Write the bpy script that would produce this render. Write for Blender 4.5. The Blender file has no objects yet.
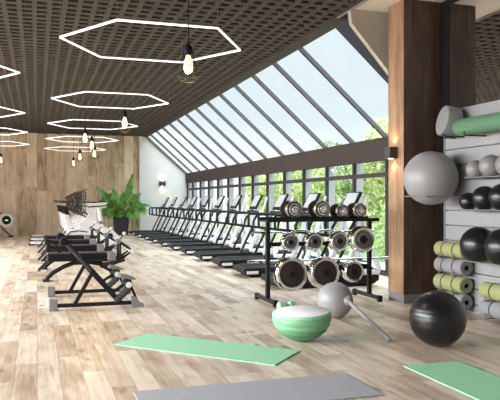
import bpy, bmesh, math, random
from mathutils import Vector, Matrix
random.seed(7)
PI = math.pi
scn = bpy.context.scene
col = scn.collection

# ------------------------------------------------------------ camera, world, sun, exposure
cam = bpy.data.cameras.new('camera'); camo = bpy.data.objects.new('camera', cam); col.objects.link(camo)
camo.location = (0, 0, 1.5); camo.rotation_euler = (PI/2, 0, -math.radians(17.71))
cam.sensor_width = 36; cam.lens = 667/500*36; cam.shift_y = 0.002; cam.clip_end = 400
scn.camera = camo
scn.view_settings.view_transform = 'Standard'; scn.view_settings.look = 'None'
scn.view_settings.gamma = 1; scn.view_settings.use_curve_mapping = False
scn.view_settings.exposure = 0.0

SKY_MID = 1.0; SKY_TOP = 10.0
w = bpy.data.worlds.new('world'); scn.world = w; w.use_nodes = True
nt = w.node_tree; nt.nodes.clear()
out = nt.nodes.new('ShaderNodeOutputWorld'); bg = nt.nodes.new('ShaderNodeBackground')
tc = nt.nodes.new('ShaderNodeTexCoord'); sp = nt.nodes.new('ShaderNodeSeparateXYZ')
rc = nt.nodes.new('ShaderNodeValToRGB'); rs = nt.nodes.new('ShaderNodeMapRange')
nt.links.new(tc.outputs['Generated'], sp.inputs[0]); nt.links.new(sp.outputs['Z'], rc.inputs[0])
e = rc.color_ramp.elements
e[0].position = 0.0; e[0].color = (1.25, 1.25, 1.25, 1)
e[1].position = 0.5; e[1].color = (.80, .92, .98, 1)
k = e.new(.12); k.color = (.82, .94, .99, 1)
nt.links.new(rc.outputs[0], bg.inputs[0])
nt.links.new(sp.outputs['Z'], rs.inputs[0])
rs.inputs[1].default_value = .42; rs.inputs[2].default_value = .9; rs.inputs[3].default_value = SKY_MID; rs.inputs[4].default_value = SKY_TOP
nt.links.new(rs.outputs[0], bg.inputs[1]); nt.links.new(bg.outputs[0], out.inputs[0])

sd = bpy.data.lights.new('sun', 'SUN'); sd.energy = 6; sd.angle = .02; sd.color = (1, .95, .86)
sun = bpy.data.objects.new('sun', sd); col.objects.link(sun)
sun.rotation_euler = Vector((.80, .15, -.58)).to_track_quat('-Z', 'Y').to_euler()

def area(name, loc, direction, sx, sy, power, color=(1, 1, 1)):
    d = bpy.data.lights.new(name, 'AREA'); d.shape = 'RECTANGLE'; d.size = sx; d.size_y = sy; d.energy = power; d.color = color
    o = bpy.data.objects.new(name, d); col.objects.link(o); o.location = loc
    o.rotation_euler = Vector(direction).to_track_quat('-Z', 'Y').to_euler(); return o
# added fill lamp, out of view on the left, tilted down to brighten the floor
fill_ = area('left_fill_light', (-6.8, 12, 2.6), (1, 0, -.85), 24, 2.4, 3400, (.97, .98, 1)); fill_.data.spread = 2.0

# ------------------------------------------------------------ materials
M = {}
def nodes(name):
    m = bpy.data.materials.new(name); m.use_nodes = True; M[name] = m
    t = m.node_tree; return m, t, t.nodes['Principled BSDF']
def mat(name, c, rough=.5, metal=0, bump=0, bscale=40, var=0, vscale=3, emit=None, es=0, coat=0, spec=.5):
    m, t, b = nodes(name)
    b.inputs['Base Color'].default_value = (*c, 1); b.inputs['Roughness'].default_value = rough
    b.inputs['Metallic'].default_value = metal; b.inputs['Coat Weight'].default_value = coat
    b.inputs['Specular IOR Level'].default_value = spec
    if emit: b.inputs['Emission Color'].default_value = (*emit, 1); b.inputs['Emission Strength'].default_value = es
    co = t.nodes.new('ShaderNodeTexCoord')
    if var:
        n = t.nodes.new('ShaderNodeTexNoise'); n.inputs['Scale'].default_value = vscale; n.inputs['Detail'].default_value = 5
        t.links.new(co.outputs['Object'], n.inputs['Vector'])
        mr = t.nodes.new('ShaderNodeMapRange'); mr.inputs[1].default_value = .3; mr.inputs[2].default_value = .7
        mr.inputs[3].default_value = 1-var; mr.inputs[4].default_value = 1+var
        t.links.new(n.outputs['Fac'], mr.inputs[0])
        h = t.nodes.new('ShaderNodeHueSaturation'); h.inputs['Color'].default_value = (*c, 1)
        t.links.new(mr.outputs[0], h.inputs['Value']); t.links.new(h.outputs[0], b.inputs['Base Color'])
    if bump:
        n = t.nodes.new('ShaderNodeTexNoise'); n.inputs['Scale'].default_value = bscale
        t.links.new(co.outputs['Object'], n.inputs['Vector'])
        bp = t.nodes.new('ShaderNodeBump'); bp.inputs['Strength'].default_value = bump; bp.inputs['Distance'].default_value = .01
        t.links.new(n.outputs['Fac'], bp.inputs['Height']); t.links.new(bp.outputs[0], b.inputs['Normal'])
    return m

def planks(name, axes, length, width, stops, rough, grain=.25, knots=0, gap=.0016, offset=.37, gapc=.35, coat=0):
    """wood boards: axes = (long axis, cross axis)"""
    m, t, b = nodes(name); N = t.nodes.new; L = t.links.new
    co = N('ShaderNodeTexCoord'); s = N('ShaderNodeSeparateXYZ'); L(co.outputs['Object'], s.inputs[0])
    def math_(op, a, c=None):
        q = N('ShaderNodeMath'); q.operation = op
        for i, v in enumerate((a, c)):
            if v is None: continue
            if isinstance(v, (int, float)): q.inputs[i].default_value = v
            else: L(v, q.inputs[i])
        return q.outputs[0]
    u, v = s.outputs[axes[0]], s.outputs[axes[1]]
    row = math_('FLOOR', math_('DIVIDE', v, width))
    wn = N('ShaderNodeTexWhiteNoise'); wn.noise_dimensions = '1D'; L(row, wn.inputs['W'])
    uu = math_('ADD', math_('DIVIDE', u, length), math_('MULTIPLY', wn.outputs['Value'], 7.3))
    brd = math_('FLOOR', uu)
    cb = N('ShaderNodeCombineXYZ'); L(row, cb.inputs[0]); L(brd, cb.inputs[1])
    w2 = N('ShaderNodeTexWhiteNoise'); w2.noise_dimensions = '2D'; L(cb.outputs[0], w2.inputs['Vector'])
    # grain noise stretched along the board and shifted per board
    g = N('ShaderNodeCombineXYZ'); L(math_('MULTIPLY', u, 1.6), g.inputs[0])
    L(math_('MULTIPLY', v, 26), g.inputs[1]); L(math_('MULTIPLY', w2.outputs['Value'], 50), g.inputs[2])
    n = N('ShaderNodeTexNoise'); n.inputs['Scale'].default_value = 1; n.inputs['Detail'].default_value = 6; n.inputs['Distortion'].default_value = .6
    L(g.outputs[0], n.inputs['Vector'])
    g2 = N('ShaderNodeCombineXYZ'); L(math_('MULTIPLY', u, 1.8), g2.inputs[0])
    L(math_('MULTIPLY', v, 5), g2.inputs[1]); L(math_('MULTIPLY', w2.outputs['Value'], 90), g2.inputs[2])
    n2 = N('ShaderNodeTexNoise'); n2.inputs['Scale'].default_value = 1; n2.inputs['Detail'].default_value = 4
    L(g2.outputs[0], n2.inputs['Vector'])
    f = math_('ADD', math_('MULTIPLY', w2.outputs['Value'], .55), math_('MULTIPLY', math_('SUBTRACT', n.outputs['Fac'], .5), grain*3))
    f = math_('ADD', f, math_('MULTIPLY', math_('SUBTRACT', n2.outputs['Fac'], .5), 1.1))
    f = math_('ADD', f, .2)
    r = N('ShaderNodeValToRGB'); L(f, r.inputs[0]); el = r.color_ramp.elements
    el[0].position = stops[0][0]; el[0].color = (*stops[0][1], 1); el[1].position = stops[-1][0]; el[1].color = (*stops[-1][1], 1)
    for p, c in stops[1:-1]: q = el.new(p); q.color = (*c, 1)
    colr = r.outputs[0]
    if knots:
        vo = N('ShaderNodeTexVoronoi'); vo.inputs['Scale'].default_value = 1
        g3 = N('ShaderNodeCombineXYZ'); L(math_('MULTIPLY', u, 1.7), g3.inputs[0]); L(math_('MULTIPLY', v, 4.2), g3.inputs[1])
        L(math_('MULTIPLY', w2.outputs['Value'], 9), g3.inputs[2]); L(g3.outputs[0], vo.inputs['Vector'])
        mr = N('ShaderNodeMapRange'); mr.inputs[1].default_value = .05; mr.inputs[2].default_value = .20
        mr.inputs[3].default_value = knots; mr.inputs[4].default_value = 0; L(vo.outputs['Distance'], mr.inputs[0])
        mx = N('ShaderNodeMixRGB'); mx.inputs[2].default_value = (*[c*.32 for c in stops[0][1]], 1); L(mr.outputs[0], mx.inputs[0]); L(colr, mx.inputs[1]); colr = mx.outputs[0]
    fv = math_('FRACT', math_('DIVIDE', v, width)); fu = math_('FRACT', uu)
    gv = math_('LESS_THAN', fv, gap/width*2); gu = math_('LESS_THAN', fu, gap/length*2)
    gg = math_('MULTIPLY', math_('MAXIMUM', gv, gu), 1-gapc)
    mx = N('ShaderNodeMixRGB'); mx.inputs[2].default_value = (.05, .035, .025, 1); L(gg, mx.inputs[0]); L(colr, mx.inputs[1])
    L(mx.outputs[0], b.inputs['Base Color'])
    b.inputs['Roughness'].default_value = rough; b.inputs['Coat Weight'].default_value = coat; b.inputs['Coat Roughness'].default_value = .25
    bp = N('ShaderNodeBump'); bp.inputs['Strength'].default_value = .25; bp.inputs['Distance'].default_value = .004
    L(n.outputs['Fac'], bp.inputs['Height']); L(bp.outputs[0], b.inputs['Normal'])
    return m

planks('floor_wood', (1, 0), 1.7, .19, [(.0, (.30, .205, .135)), (.3, (.48, .37, .275)), (.55, (.64, .535, .43)), (1.0, (.78, .70, .60))], .40, .27, knots=.7, coat=.15)
planks('back_wood', (2, 0), 2.6, .42, [(.0, (.33, .22, .14)), (.35, (.60, .44, .30)), (.65, (.76, .59, .43)), (1.0, (.88, .72, .55))], .6, .35, knots=.25, gapc=.6)
planks('walnut_shaded', (2, 0), 9, .21, [(.0, (.018, .009, .005)), (.45, (.045, .022, .012)), (1.0, (.10, .052, .028))], .5, .35)  # column front: its shade is put into the wood colour
planks('walnut_lit_side', (2, 1), 9, .21, [(.0, (.12, .06, .03)), (.45, (.26, .145, .08)), (1.0, (.42, .27, .16))], .5, .35)  # same wood, painted paler and warmer for the light on the column's left face
mat('white_wall', (.68, .67, .66), .9, bump=.15, bscale=60, var=.03)
mat('beige_plaster', (.42, .37, .31), .9, var=.04)
mat('soffit', (.62, .58, .50), .9)
mat('slat', (.072, .064, .057), .9, var=.06, spec=.05)
mat('void', (.008, .007, .006), .95, spec=0)
mat('beam_brown', (.045, .032, .029), .7, var=.05, spec=.15)
mat('fascia_brown', (.22, .18, .16), .6)
mat('frame_dark', (.03, .034, .05), .5, spec=.2)
mat('mullion_grey', (.36, .35, .38), .6)
mat('rafter_grey', (.14, .13, .14), .7, spec=.1)
mat('frame_brown', (.04, .033, .035), .6, spec=.2)  # dark brown of the window posts and transoms
mat('black_metal', (.010, .010, .011), .45, var=.1, spec=.2)
mat('machine_grey', (.014, .014, .015), .5, spec=.15)
mat('pad_black', (.010, .010, .011), .6, bump=.1, spec=.15)
mat('pad_grey', (.045, .046, .05), .6, spec=.2)
mat('steel_grey', (.24, .245, .25), .4, .4)
mat('chrome', (.86, .86, .85), .13, 1)
mat('plate_dark', (.028, .021, .019), .5, 0, spec=.3)
mat('plate_grey', (.16, .165, .175), .35, .8)
mat('white_plastic', (.66, .66, .67), .35)
mat('screen', (.40, .415, .42), .35)
mat('tread_belt', (.016, .016, .017), .85, bump=.1, spec=.1)
mat('tread_side', (.010, .010, .011), .6, spec=.15)
mat('cap_grey', (.33, .33, .34), .4)
mat('saddle_brown', (.03, .022, .019), .5)
mat('pot_black', (.022, .024, .028), .55)
mat('soil', (.03, .02, .014), .95)
mat('stem', (.12, .22, .04), .6)
mat('mint', (.30, .61, .39), .75, bump=.1)
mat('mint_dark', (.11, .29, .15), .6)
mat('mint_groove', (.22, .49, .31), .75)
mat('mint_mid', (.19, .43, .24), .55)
mat('mint_roller', (.085, .20, .11), .7, bump=.1)
mat('grey_mat', (.34, .35, .38), .75, bump=.2, bscale=120)
mat('ball_grey', (.27, .27, .275), .42, bump=.04)
mat('ball_pale', (.21, .21, .21), .4)
mat('ball_black', (.007, .007, .0075), .30, bump=.06, bscale=25)
mat('roller_grey', (.22, .22, .218), .7, bump=.2)
mat('mat_grey', (.22, .22, .23), .8, bump=.3)
mat('mat_green', (.27, .285, .12), .8, bump=.3)
mat('strap_black', (.02, .02, .02), .6)
mat('board_white', (.27, .27, .275), .55, var=.03, vscale=2)
mat('baseboard_grey', (.16, .16, .17), .6)
mat('mirror_glass', (.75, .75, .75), .02, 1)
mat('lamp_tube', (1, 1, 1), .5, emit=(1, .98, .96), es=1.25)
mat('cage_black', (.008, .008, .008), .9, spec=.1)
mat('wire', (.10, .10, .10), .5)
mat('bulb_glass', (1, .9, .6), .3, emit=(1, .80, .40), es=1.7)
mat('filament', (1, .8, .4), .3, emit=(1, .75, .35), es=30)
mat('sconce_black', (.03, .03, .032), .5)
mat('sconce_glow', (1, .9, .7), .5, emit=(1, .78, .5), es=12)
mat('trunk', (.12, .085, .06), .9, bump=.5, bscale=20)
mat('paving', (.62, .62, .60), .9, var=.05)
mat('lawn', (.18, .30, .08), .95, var=.25, vscale=2)
mat('bosu_white', (.93, .93, .93), .4)
mat('green_led', (.2, .5, .1), .4, emit=(.6, 1, .3), es=1)

def leafmat(name, c1, c2, trans=.35, rough=.5):
    m, t, b = nodes(name); N = t.nodes.new
    oi = N('ShaderNodeTexCoord'); n = N('ShaderNodeTexNoise'); n.inputs['Scale'].default_value = 3.5; n.inputs['Detail'].default_value = 6
    t.links.new(oi.outputs['Object'], n.inputs['Vector'])
    r = N('ShaderNodeValToRGB'); r.color_ramp.elements[0].position = .35; r.color_ramp.elements[1].position = .65
    r.color_ramp.elements[0].color = (*c1, 1); r.color_ramp.elements[1].color = (*c2, 1)
    t.links.new(n.outputs['Fac'], r.inputs[0]); t.links.new(r.outputs[0], b.inputs['Base Color'])
    b.inputs['Roughness'].default_value = rough
    tr = N('ShaderNodeBsdfTranslucent'); t.links.new(r.outputs[0], tr.inputs[0])
    mx = N('ShaderNodeMixShader'); mx.inputs[0].default_value = trans
    o = t.nodes['Material Output']; t.links.new(b.outputs[0], mx.inputs[1]); t.links.new(tr.outputs[0], mx.inputs[2]); t.links.new(mx.outputs[0], o.inputs[0])
leafmat('tree_leaf', (.22, .30, .08), (.64, .71, .38), .4)
leafmat('tree_leaf_dark', (.08, .14, .04), (.36, .46, .20), .35)
leafmat('plant_leaf', (.06, .19, .03), (.24, .44, .11), .2, .35)

m = bpy.data.materials.new('window_glass'); m.use_nodes = True; M['window_glass'] = m; t = m.node_tree; t.nodes.clear()
o_ = t.nodes.new('ShaderNodeOutputMaterial'); tr = t.nodes.new('ShaderNodeBsdfTransparent'); gl = t.nodes.new('ShaderNodeBsdfGlossy')
gl.inputs['Roughness'].default_value = .02; tr.inputs[0].default_value = (.97, .985, .99, 1)
mx = t.nodes.new('ShaderNodeMixShader'); mx.inputs[0].default_value = .03
t.links.new(tr.outputs[0], mx.inputs[1]); t.links.new(gl.outputs[0], mx.inputs[2]); t.links.new(mx.outputs[0], o_.inputs[0])

# ------------------------------------------------------------ mesh helpers
class MB:
    def __init__(s): s.v = []; s.f = []; s.sm = []; s.mi = []; s.cur = 0
    def add(s, vs, fs, smooth=False):
        n = len(s.v); s.v += [tuple(q) for q in vs]; s.f += [tuple(i+n for i in q) for q in fs]
        s.sm += [smooth]*len(fs); s.mi += [s.cur]*len(fs); return s
    def box(s, x0, x1, y0, y1, z0, z1, bev=0, mtx=None):
        if bev:
            bm = bmesh.new(); bmesh.ops.create_cube(bm, size=1)
            for v in bm.verts: v.co = Vector(((x0+x1)/2+v.co.x*(x1-x0), (y0+y1)/2+v.co.y*(y1-y0), (z0+z1)/2+v.co.z*(z1-z0)))
            bmesh.ops.bevel(bm, geom=bm.edges[:], offset=bev, segments=2, affect='EDGES', profile=.5)
            vs = [v.co.copy() for v in bm.verts]; fs = [[v.index for v in f.verts] for f in bm.faces]; bm.free()
        else:
            vs = [Vector(q) for q in ((x0,y0,z0),(x1,y0,z0),(x1,y1,z0),(x0,y1,z0),(x0,y0,z1),(x1,y0,z1),(x1,y1,z1),(x0,y1,z1))]
            fs = [(0,3,2,1),(4,5,6,7),(0,1,5,4),(1,2,6,5),(2,3,7,6),(3,0,4,7)]
        if mtx is not None: vs = [mtx @ v for v in vs]
        return s.add(vs, fs)
    def bar(s, a, b, w, h=None, up=(0, 0, 1), bev=0):
        """rectangular bar from a to b; w across, h along 'up'"""
        h = h or w; a = Vector(a); b = Vector(b); d = b-a; L = d.length; d.normalize(); u = Vector(up)
        x = d.cross(u)
        if x.length < 1e-4: x = d.cross(Vector((1, 0, 0)))
        x.normalize(); u = x.cross(d).normalized()
        m = Matrix((( x.x, d.x, u.x, a.x), (x.y, d.y, u.y, a.y), (x.z, d.z, u.z, a.z), (0, 0, 0, 1)))
        return s.box(-w/2, w/2, 0, L, -h/2, h/2, bev, m)
    def tube(s, pts, r, n=10, closed=False, cap=True):
        pts = [Vector(p) for p in pts]; rr = r if isinstance(r, (list, tuple)) else [r]*len(pts); vs = []; fs = []
        N = len(pts); prev = None
        for i, p in enumerate(pts):
            if closed: t_ = (pts[(i+1) % N]-pts[i-1])
            else: t_ = pts[min(i+1, N-1)]-pts[max(i-1, 0)]
            t_.normalize()
            if prev is None:
                a = Vector((0, 0, 1)) if abs(t_.z) < .9 else Vector((1, 0, 0)); x = t_.cross(a).normalized()
            else:
                x = prev-t_*prev.dot(t_); x.normalize()
            prev = x; y = t_.cross(x)
            for k in range(n):
                q = 2*PI*k/n; vs.append(p+(x*math.cos(q)+y*math.sin(q))*rr[i])
        for i in range(N if closed else N-1):
            j = (i+1) % N
            for k in range(n): fs.append((i*n+k, i*n+(k+1) % n, j*n+(k+1) % n, j*n+k))
        s.add(vs, fs, True)
        if cap and not closed:
            s.add(vs[:n], [tuple(range(n))]); s.add(vs[-n:], [tuple(range(n))[::-1]])
        return s
    def lathe(s, prof, n=32, mtx=None, smooth=True, mod=None):
        """prof [(r,z)] about z"""
        vs = []; fs = []
        q_ = [prof[0]]; brk = []
        for i in range(1, len(prof)):
            if i > 1:
                a0 = math.atan2(prof[i-1][1]-prof[i-2][1], prof[i-1][0]-prof[i-2][0]); a1 = math.atan2(prof[i][1]-prof[i-1][1], prof[i][0]-prof[i-1][0])
                if abs((a1-a0+PI) % (2*PI)-PI) > .6: brk.append(len(q_)-1); q_.append(prof[i-1])
            q_.append(prof[i])
        prof = q_
        for (r, z) in prof:
            for k in range(n):
                a = 2*PI*k/n; q = r*(mod(a) if mod else 1); vs.append(Vector((q*math.cos(a), q*math.sin(a), z)))
        for i in range(len(prof)-1):
            if i in brk: continue
            for k in range(n): fs.append((i*n+k, i*n+(k+1) % n, (i+1)*n+(k+1) % n, (i+1)*n+k))
        if mtx is not None: vs = [mtx @ v for v in vs]
        s.add(vs, fs, smooth)
        if prof[0][0] > 1e-5: s.add(vs[:n], [tuple(range(n))[::-1]])
        if prof[-1][0] > 1e-5: s.add(vs[-n:], [tuple(range(n))])
        return s
    def prism(s, poly, y0, y1, bev=0):
        """poly [(x,z)] extruded along y"""
        bm = bmesh.new(); a = [bm.verts.new((x, y0, z)) for x, z in poly]; f = bm.faces.new(a)
        r = bmesh.ops.extrude_face_region(bm, geom=[f]); 
        for g in r['geom']:
            if isinstance(g, bmesh.types.BMVert): g.co.y = y1
        bmesh.ops.recalc_face_normals(bm, faces=bm.faces[:])
        if bev: bmesh.ops.bevel(bm, geom=bm.edges[:], offset=bev, segments=2, affect='EDGES', profile=.5)
        bm.verts.index_update(); vs = [v.co.copy() for v in bm.verts]; fs = [[v.index for v in q.verts] for q in bm.faces]; bm.free()
        return s.add(vs, fs)
    def build(s, name, m, parent=None, label=None, loc=None):
        me = bpy.data.meshes.new(name); me.from_pydata(s.v, [], s.f)
        for q in (m if isinstance(m, (list, tuple)) else [m]): me.materials.append(M[q])
        me.polygons.foreach_set('use_smooth', s.sm); me.polygons.foreach_set('material_index', s.mi); me.update()
        o = bpy.data.objects.new(name, me); col.objects.link(o)
        if parent: o.parent = parent
        if label: o['label'] = label
        if loc: o.location = loc
        return o
def tag(o, label=None, cat=None, group=None, kind=None):
    if label: o['label'] = label
    if cat: o['category'] = cat
    if group: o['group'] = group
    if kind: o['kind'] = kind
    return o
def empty(name, loc=(0, 0, 0), rz=0):
    o = bpy.data.objects.new(name, None); col.objects.link(o); o.location = loc; o.rotation_euler = (0, 0, rz); o.empty_display_size = .1; return o
def copy_tree(o, parent=None):
    c = o.copy(); col.objects.link(c); c.parent = parent
    for ch in list(o.children): copy_tree(ch, c)
    return c
def struct(mb, name, m, parent=None):
    o = mb.build(name, m, parent)
    if not parent: o['kind'] = 'structure'
    return o
RX = Matrix.Rotation(-PI/2, 4, 'X')   # z axis -> +y
RXm = Matrix.Rotation(PI/2, 4, 'X')   # z axis -> -y
RY = Matrix.Rotation(PI/2, 4, 'Y')    # z axis -> +x
T = Matrix.Translation
def ballprof(r, n=18, z0=0): return [(max(r*math.sin(PI*i/n), 0), z0-r*math.cos(PI*i/n)) for i in range(n+1)]
ORD = ['first', 'second', 'third', 'fourth', 'fifth', 'sixth', 'seventh', 'eighth', 'ninth', 'tenth', 'eleventh']

# ------------------------------------------------------------ the room
XL, XW, XM, XP = -7.0, 6.7, 5.74, 5.54
YB, Y0, YE = 30.7, -4.0, 9.3
H = 4.46
struct(MB().box(XL, XW+.15, Y0, YB+.4, -.12, 0), 'floor', 'floor_wood')
struct(MB().box(XL, 4.46, YB, YB+.15, 0, 4.7), 'wall_back', 'back_wood')
struct(MB().box(4.46, XW+.1, YB-.12, YB+.15, 0, 4.7), 'wall_back_side', 'white_wall')
struct(MB().box(XL, 4.44, YB-.02, YB, 0, .07), 'baseboard_back', 'back_wood')
# left wall, piers between tall windows
wl = MB(); wl.box(XL-.2, XL, Y0, YB, 0, .5).box(XL-.2, XL, Y0, YB, 3.9, 4.8)
for i in range(9): y = Y0+i*4.2; wl.box(XL-.2, XL, y, min(y+.6, YB), .5, 3.9)
struct(wl, 'wall_left', 'white_wall')
struct(MB().box(XL-.2, XW, Y0-.2, Y0, 0, 4.8), 'wall_rear', 'white_wall')
# open grid ceiling: long slats with cross slats between, dark void above
g = MB(); x = 4.62-.075
while x > XL: g.box(x, x+.075, Y0, YB, H, H+.035); x -= .22
y = Y0+.04
while y < YB: g.box(XL, 4.62, y, y+.115, H+.003, H+.03); y += .25
g.box(4.60, 4.82, YE+.5, YB, H-.03, H+.3)
struct(g, 'ceiling', 'slat')
struct(MB().box(XL-.2, 4.86, Y0, YB+.15, 4.66, 4.86), 'ceiling_void', 'void')
struct(MB().box(4.62, XM+.1, Y0, YE+.2, H, H+.2), 'ceiling_soffit', 'soffit')
struct(MB().box(4.60, 4.63, Y0, YE+.5, H-.02, H+.1), 'trim_ceiling_edge', 'fascia_brown')
# end wall closing the glazed slope, triangular above the slope
struct(MB().prism([(4.60, H+.1), (4.60, H-.01), (4.63, 4.24), (5.27, 3.53), (5.55, 3.22), (5.55, 0), (XW+.2, 0), (XW+.2, H+.1)], YE+.02, YE+.12), 'wall_end', 'beige_plaster')
# right wall behind the mirror
struct(MB().box(XM+.02, XM+.2, Y0, 8.62, 0, H+.1), 'wall_right', 'beige_plaster')
# glazed slope and window wall
struct(MB().box(XW-.1, XW+.12, YE+.5, YB, 2.33, 2.78), 'trim_1', 'beam_brown')
RY_ = [11.89+1.46*i for i in range(-1, 14)]
sl = (Vector((XW, 0, 2.80))-Vector((4.82, 0, H+.02)))
nrm = Vector((-sl.z, 0, sl.x)).normalized()
if nrm.z < 0: nrm = -nrm
for i, yy in enumerate(RY_):
    # sloped pane i lies between rafter i and i+1
    wdt = .08 if i else .80
    yc = yy if i else 9.84
    if yy > YB-.15: yy = yc = YB-.16
    o = MB(); a = Vector((4.80, yc, H+.04))-nrm*.05; b = Vector((XW+.05, yc, 2.76))-nrm*.05
    o.bar(a, b, wdt, .075, up=nrm)
    fr = o.build('window_%d' % (i+1), 'rafter_grey' if i else 'frame_dark'); fr['kind'] = 'structure'
    if i: MB().bar(a-nrm*.0405, b-nrm*.0405, .042, .012, up=nrm).build('glazing_strip', 'frame_dark', fr)
    if i < len(RY_)-1:
        y1 = RY_[i+1]; p0 = Vector((4.82, 0, H+.06)); p1 = Vector((XW+.06, 0, 2.80))
        MB().add([(p0.x, yy, p0.z), (p1.x, yy, p1.z), (p1.x, y1, p1.z), (p0.x, y1, p0.z)], [(0, 1, 2, 3)]).build('pane', 'window_glass', fr)
for i, yy in enumerate(RY_):
    if yy > YB-.15: yy = YB-.2
    o = MB(); o.box(XW-.05, XW+.02, yy-.032, yy+.032, 0, 2.34)
    fr = o.build('window_%d' % (i+21), 'frame_brown'); fr['kind'] = 'structure'
    MB().box(XW+.02, XW+.19, yy-.03, yy+.03, -.1, 2.33).build('fin', 'mullion_grey', fr)
    if i < len(RY_)-1:
        y1 = min(RY_[i+1], YB-.2)
        MB().box(XW-.05, XW+.03, yy+.05, y1-.05, 1.99, 2.08).box(XW-.05, XW+.03, yy+.05, y1-.05, 0, .10).build('transom', 'frame_brown', fr)
        MB().add([(XW, yy, .05), (XW, y1, .05), (XW, y1, 2.34), (XW, yy, 2.34)], [(0, 1, 2, 3)]).build('pane', 'window_glass', fr)

# wooden column, its plinth
cl = MB(); cl.box(5.11, 5.80, 8.61, 9.06, .13, H)
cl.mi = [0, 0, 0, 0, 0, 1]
ob = struct(cl, 'column', ['walnut_shaded', 'walnut_lit_side'])
ob.name = 'wall_column'
struct(MB().box(5.115, 5.80, 8.615, 9.055, 0, .13), 'baseboard_column', 'baseboard_grey')
# mirror
mr = empty('wall_mirror', (XM, 5, .1)); tag(mr, 'tall black framed wall mirror beside the wooden column, above the white boards', 'mirror')
def at(parent, mb):
    L = parent.location; mb.v = [(a-L.x, b-L.y, c-L.z) for a, b, c in mb.v]; return mb
at(mr, MB().box(XM-.012, XM+.005, Y0+.1, 8.40, .1, 4.36)).build('mirror_pane', 'mirror_glass', mr)
at(mr, MB().box(XM-.03, XM+.01, 8.40, 8.60, .1, 4.44).box(XM-.03, XM+.01, Y0+.1, 8.40, 4.36, 4.44)).build('mirror_frame', 'black_metal', mr)

# white board partition in front of the mirror
bp = empty('board_panel', (XP, 5, 0)); tag(bp, 'white horizontal board wall panel with ball and mat rails', 'wall panel')
zs = [0, .12, .33, .54, .75, .95, 1.16, 1.37, 1.58, 1.79, 2.0, 2.22, 2.50, 2.78]
b_ = MB()
for a, b2 in zip(zs[:-1], zs[1:]): b_.box(XP, XP+.05, 1.5, 8.2, a+.006, b2-.006, .004)
at(bp, b_).build('board', 'board_white', bp)
at(bp, MB().box(XP+.05, XP+.10, 1.5, 8.2, 0, 2.77)).build('backing', 'baseboard_grey', bp)
at(bp, MB().box(XP-.008, XP+.10, 8.2, 8.23, 0, 2.79)).build('edge_strip', 'steel_grey', bp)
def rail(z, r, y0, y1, xc, g_=.55):
    q = MB()
    for s in (-1, 1): q.tube([(xc+s*r*g_, y0, z), (xc+s*r*g_, y1, z)], .008, 8)
    for yy in (y0+.03, (y0+y1)/2, y1-.03): q.tube([(xc-r*g_, yy, z), (XP+.005, yy, z)], .007, 8)
    at(bp, q).build('ball_rail', 'steel_grey', bp)

# ------------------------------------------------------------ balls on the wall
def ball(name, r, loc, m, label, cat, group=None, rings=0, n=48):
    b = MB()
    if rings:
        pr = []
        N = 72
        for i in range(N+1):
            a = PI*i/N; q = r*(1-.006*(abs(math.sin(rings*a))**6 if .35 < a < PI-.35 else 0)); pr.append((max(q*math.sin(a), 0), -q*math.cos(a)))
        b.lathe(pr, n)
    else: b.lathe(ballprof(r, 28), n)
    o = b.build(name, m, None, None, loc); tag(o, label, cat, group)
    return o
def rest(r, zr): return zr + math.sqrt(max((r+.008)**2-(r*.55)**2, 0))
# big grey ball
R1 = .37; xb = XP-R1-.02
zb = 1.815; rail(zb-math.sqrt((R1+.008)**2-(R1*.76)**2), R1, 7.62, 8.18, xb, .76)
o = ball('exercise_ball', R1, (xb, 7.97, zb), 'ball_grey', 'large light grey exercise ball high on the wall rail beside the wooden column', 'exercise ball')
def row(z, items, m, name, lab, cat, grp):
    rmax = items[0][1]; xc = XP-max(i[1] for i in items)-.03
    rail(z, rmax, items[-1][0]-.2, items[0][0]+items[0][1]+.02, xc)
    for i, (yy, r) in enumerate(items):
        d = rmax*.55; ball(name, r, (xc, yy, z+math.sqrt((r+.008)**2-d*d)), m, lab[i], cat, grp)
row(1.80, [(7.29, .118), (6.98, .142), (6.67, .142)], 'ball_pale', 'medicine_ball',
    ['small pale grey ball on the upper wall rail, farthest from the camera', 'larger pale grey ball on the upper wall rail beside the small one', 'pale grey ball on the upper wall rail cut off by the right photo edge'], 'ball', 'pale grey balls on the upper rail')
row(1.385, [(7.40, .118), (7.07, .155), (6.73, .165)], 'ball_black', 'medicine_ball',
    ['small black ball on the middle wall rail, farthest from the camera', 'mid sized black ball on the middle wall rail next to the smallest one', 'black ball on the middle wall rail cut off by the right photo edge'], 'ball', 'black balls on the middle rail')
row(.745, [(7.10, .23), (6.62, .23)], 'ball_black', 'medicine_ball',
    ['large black ball low on the wall above the rolled mats, left one', 'large black ball low on the wall at the right photo edge'], 'ball', 'large black balls on the lower rail')

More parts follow.
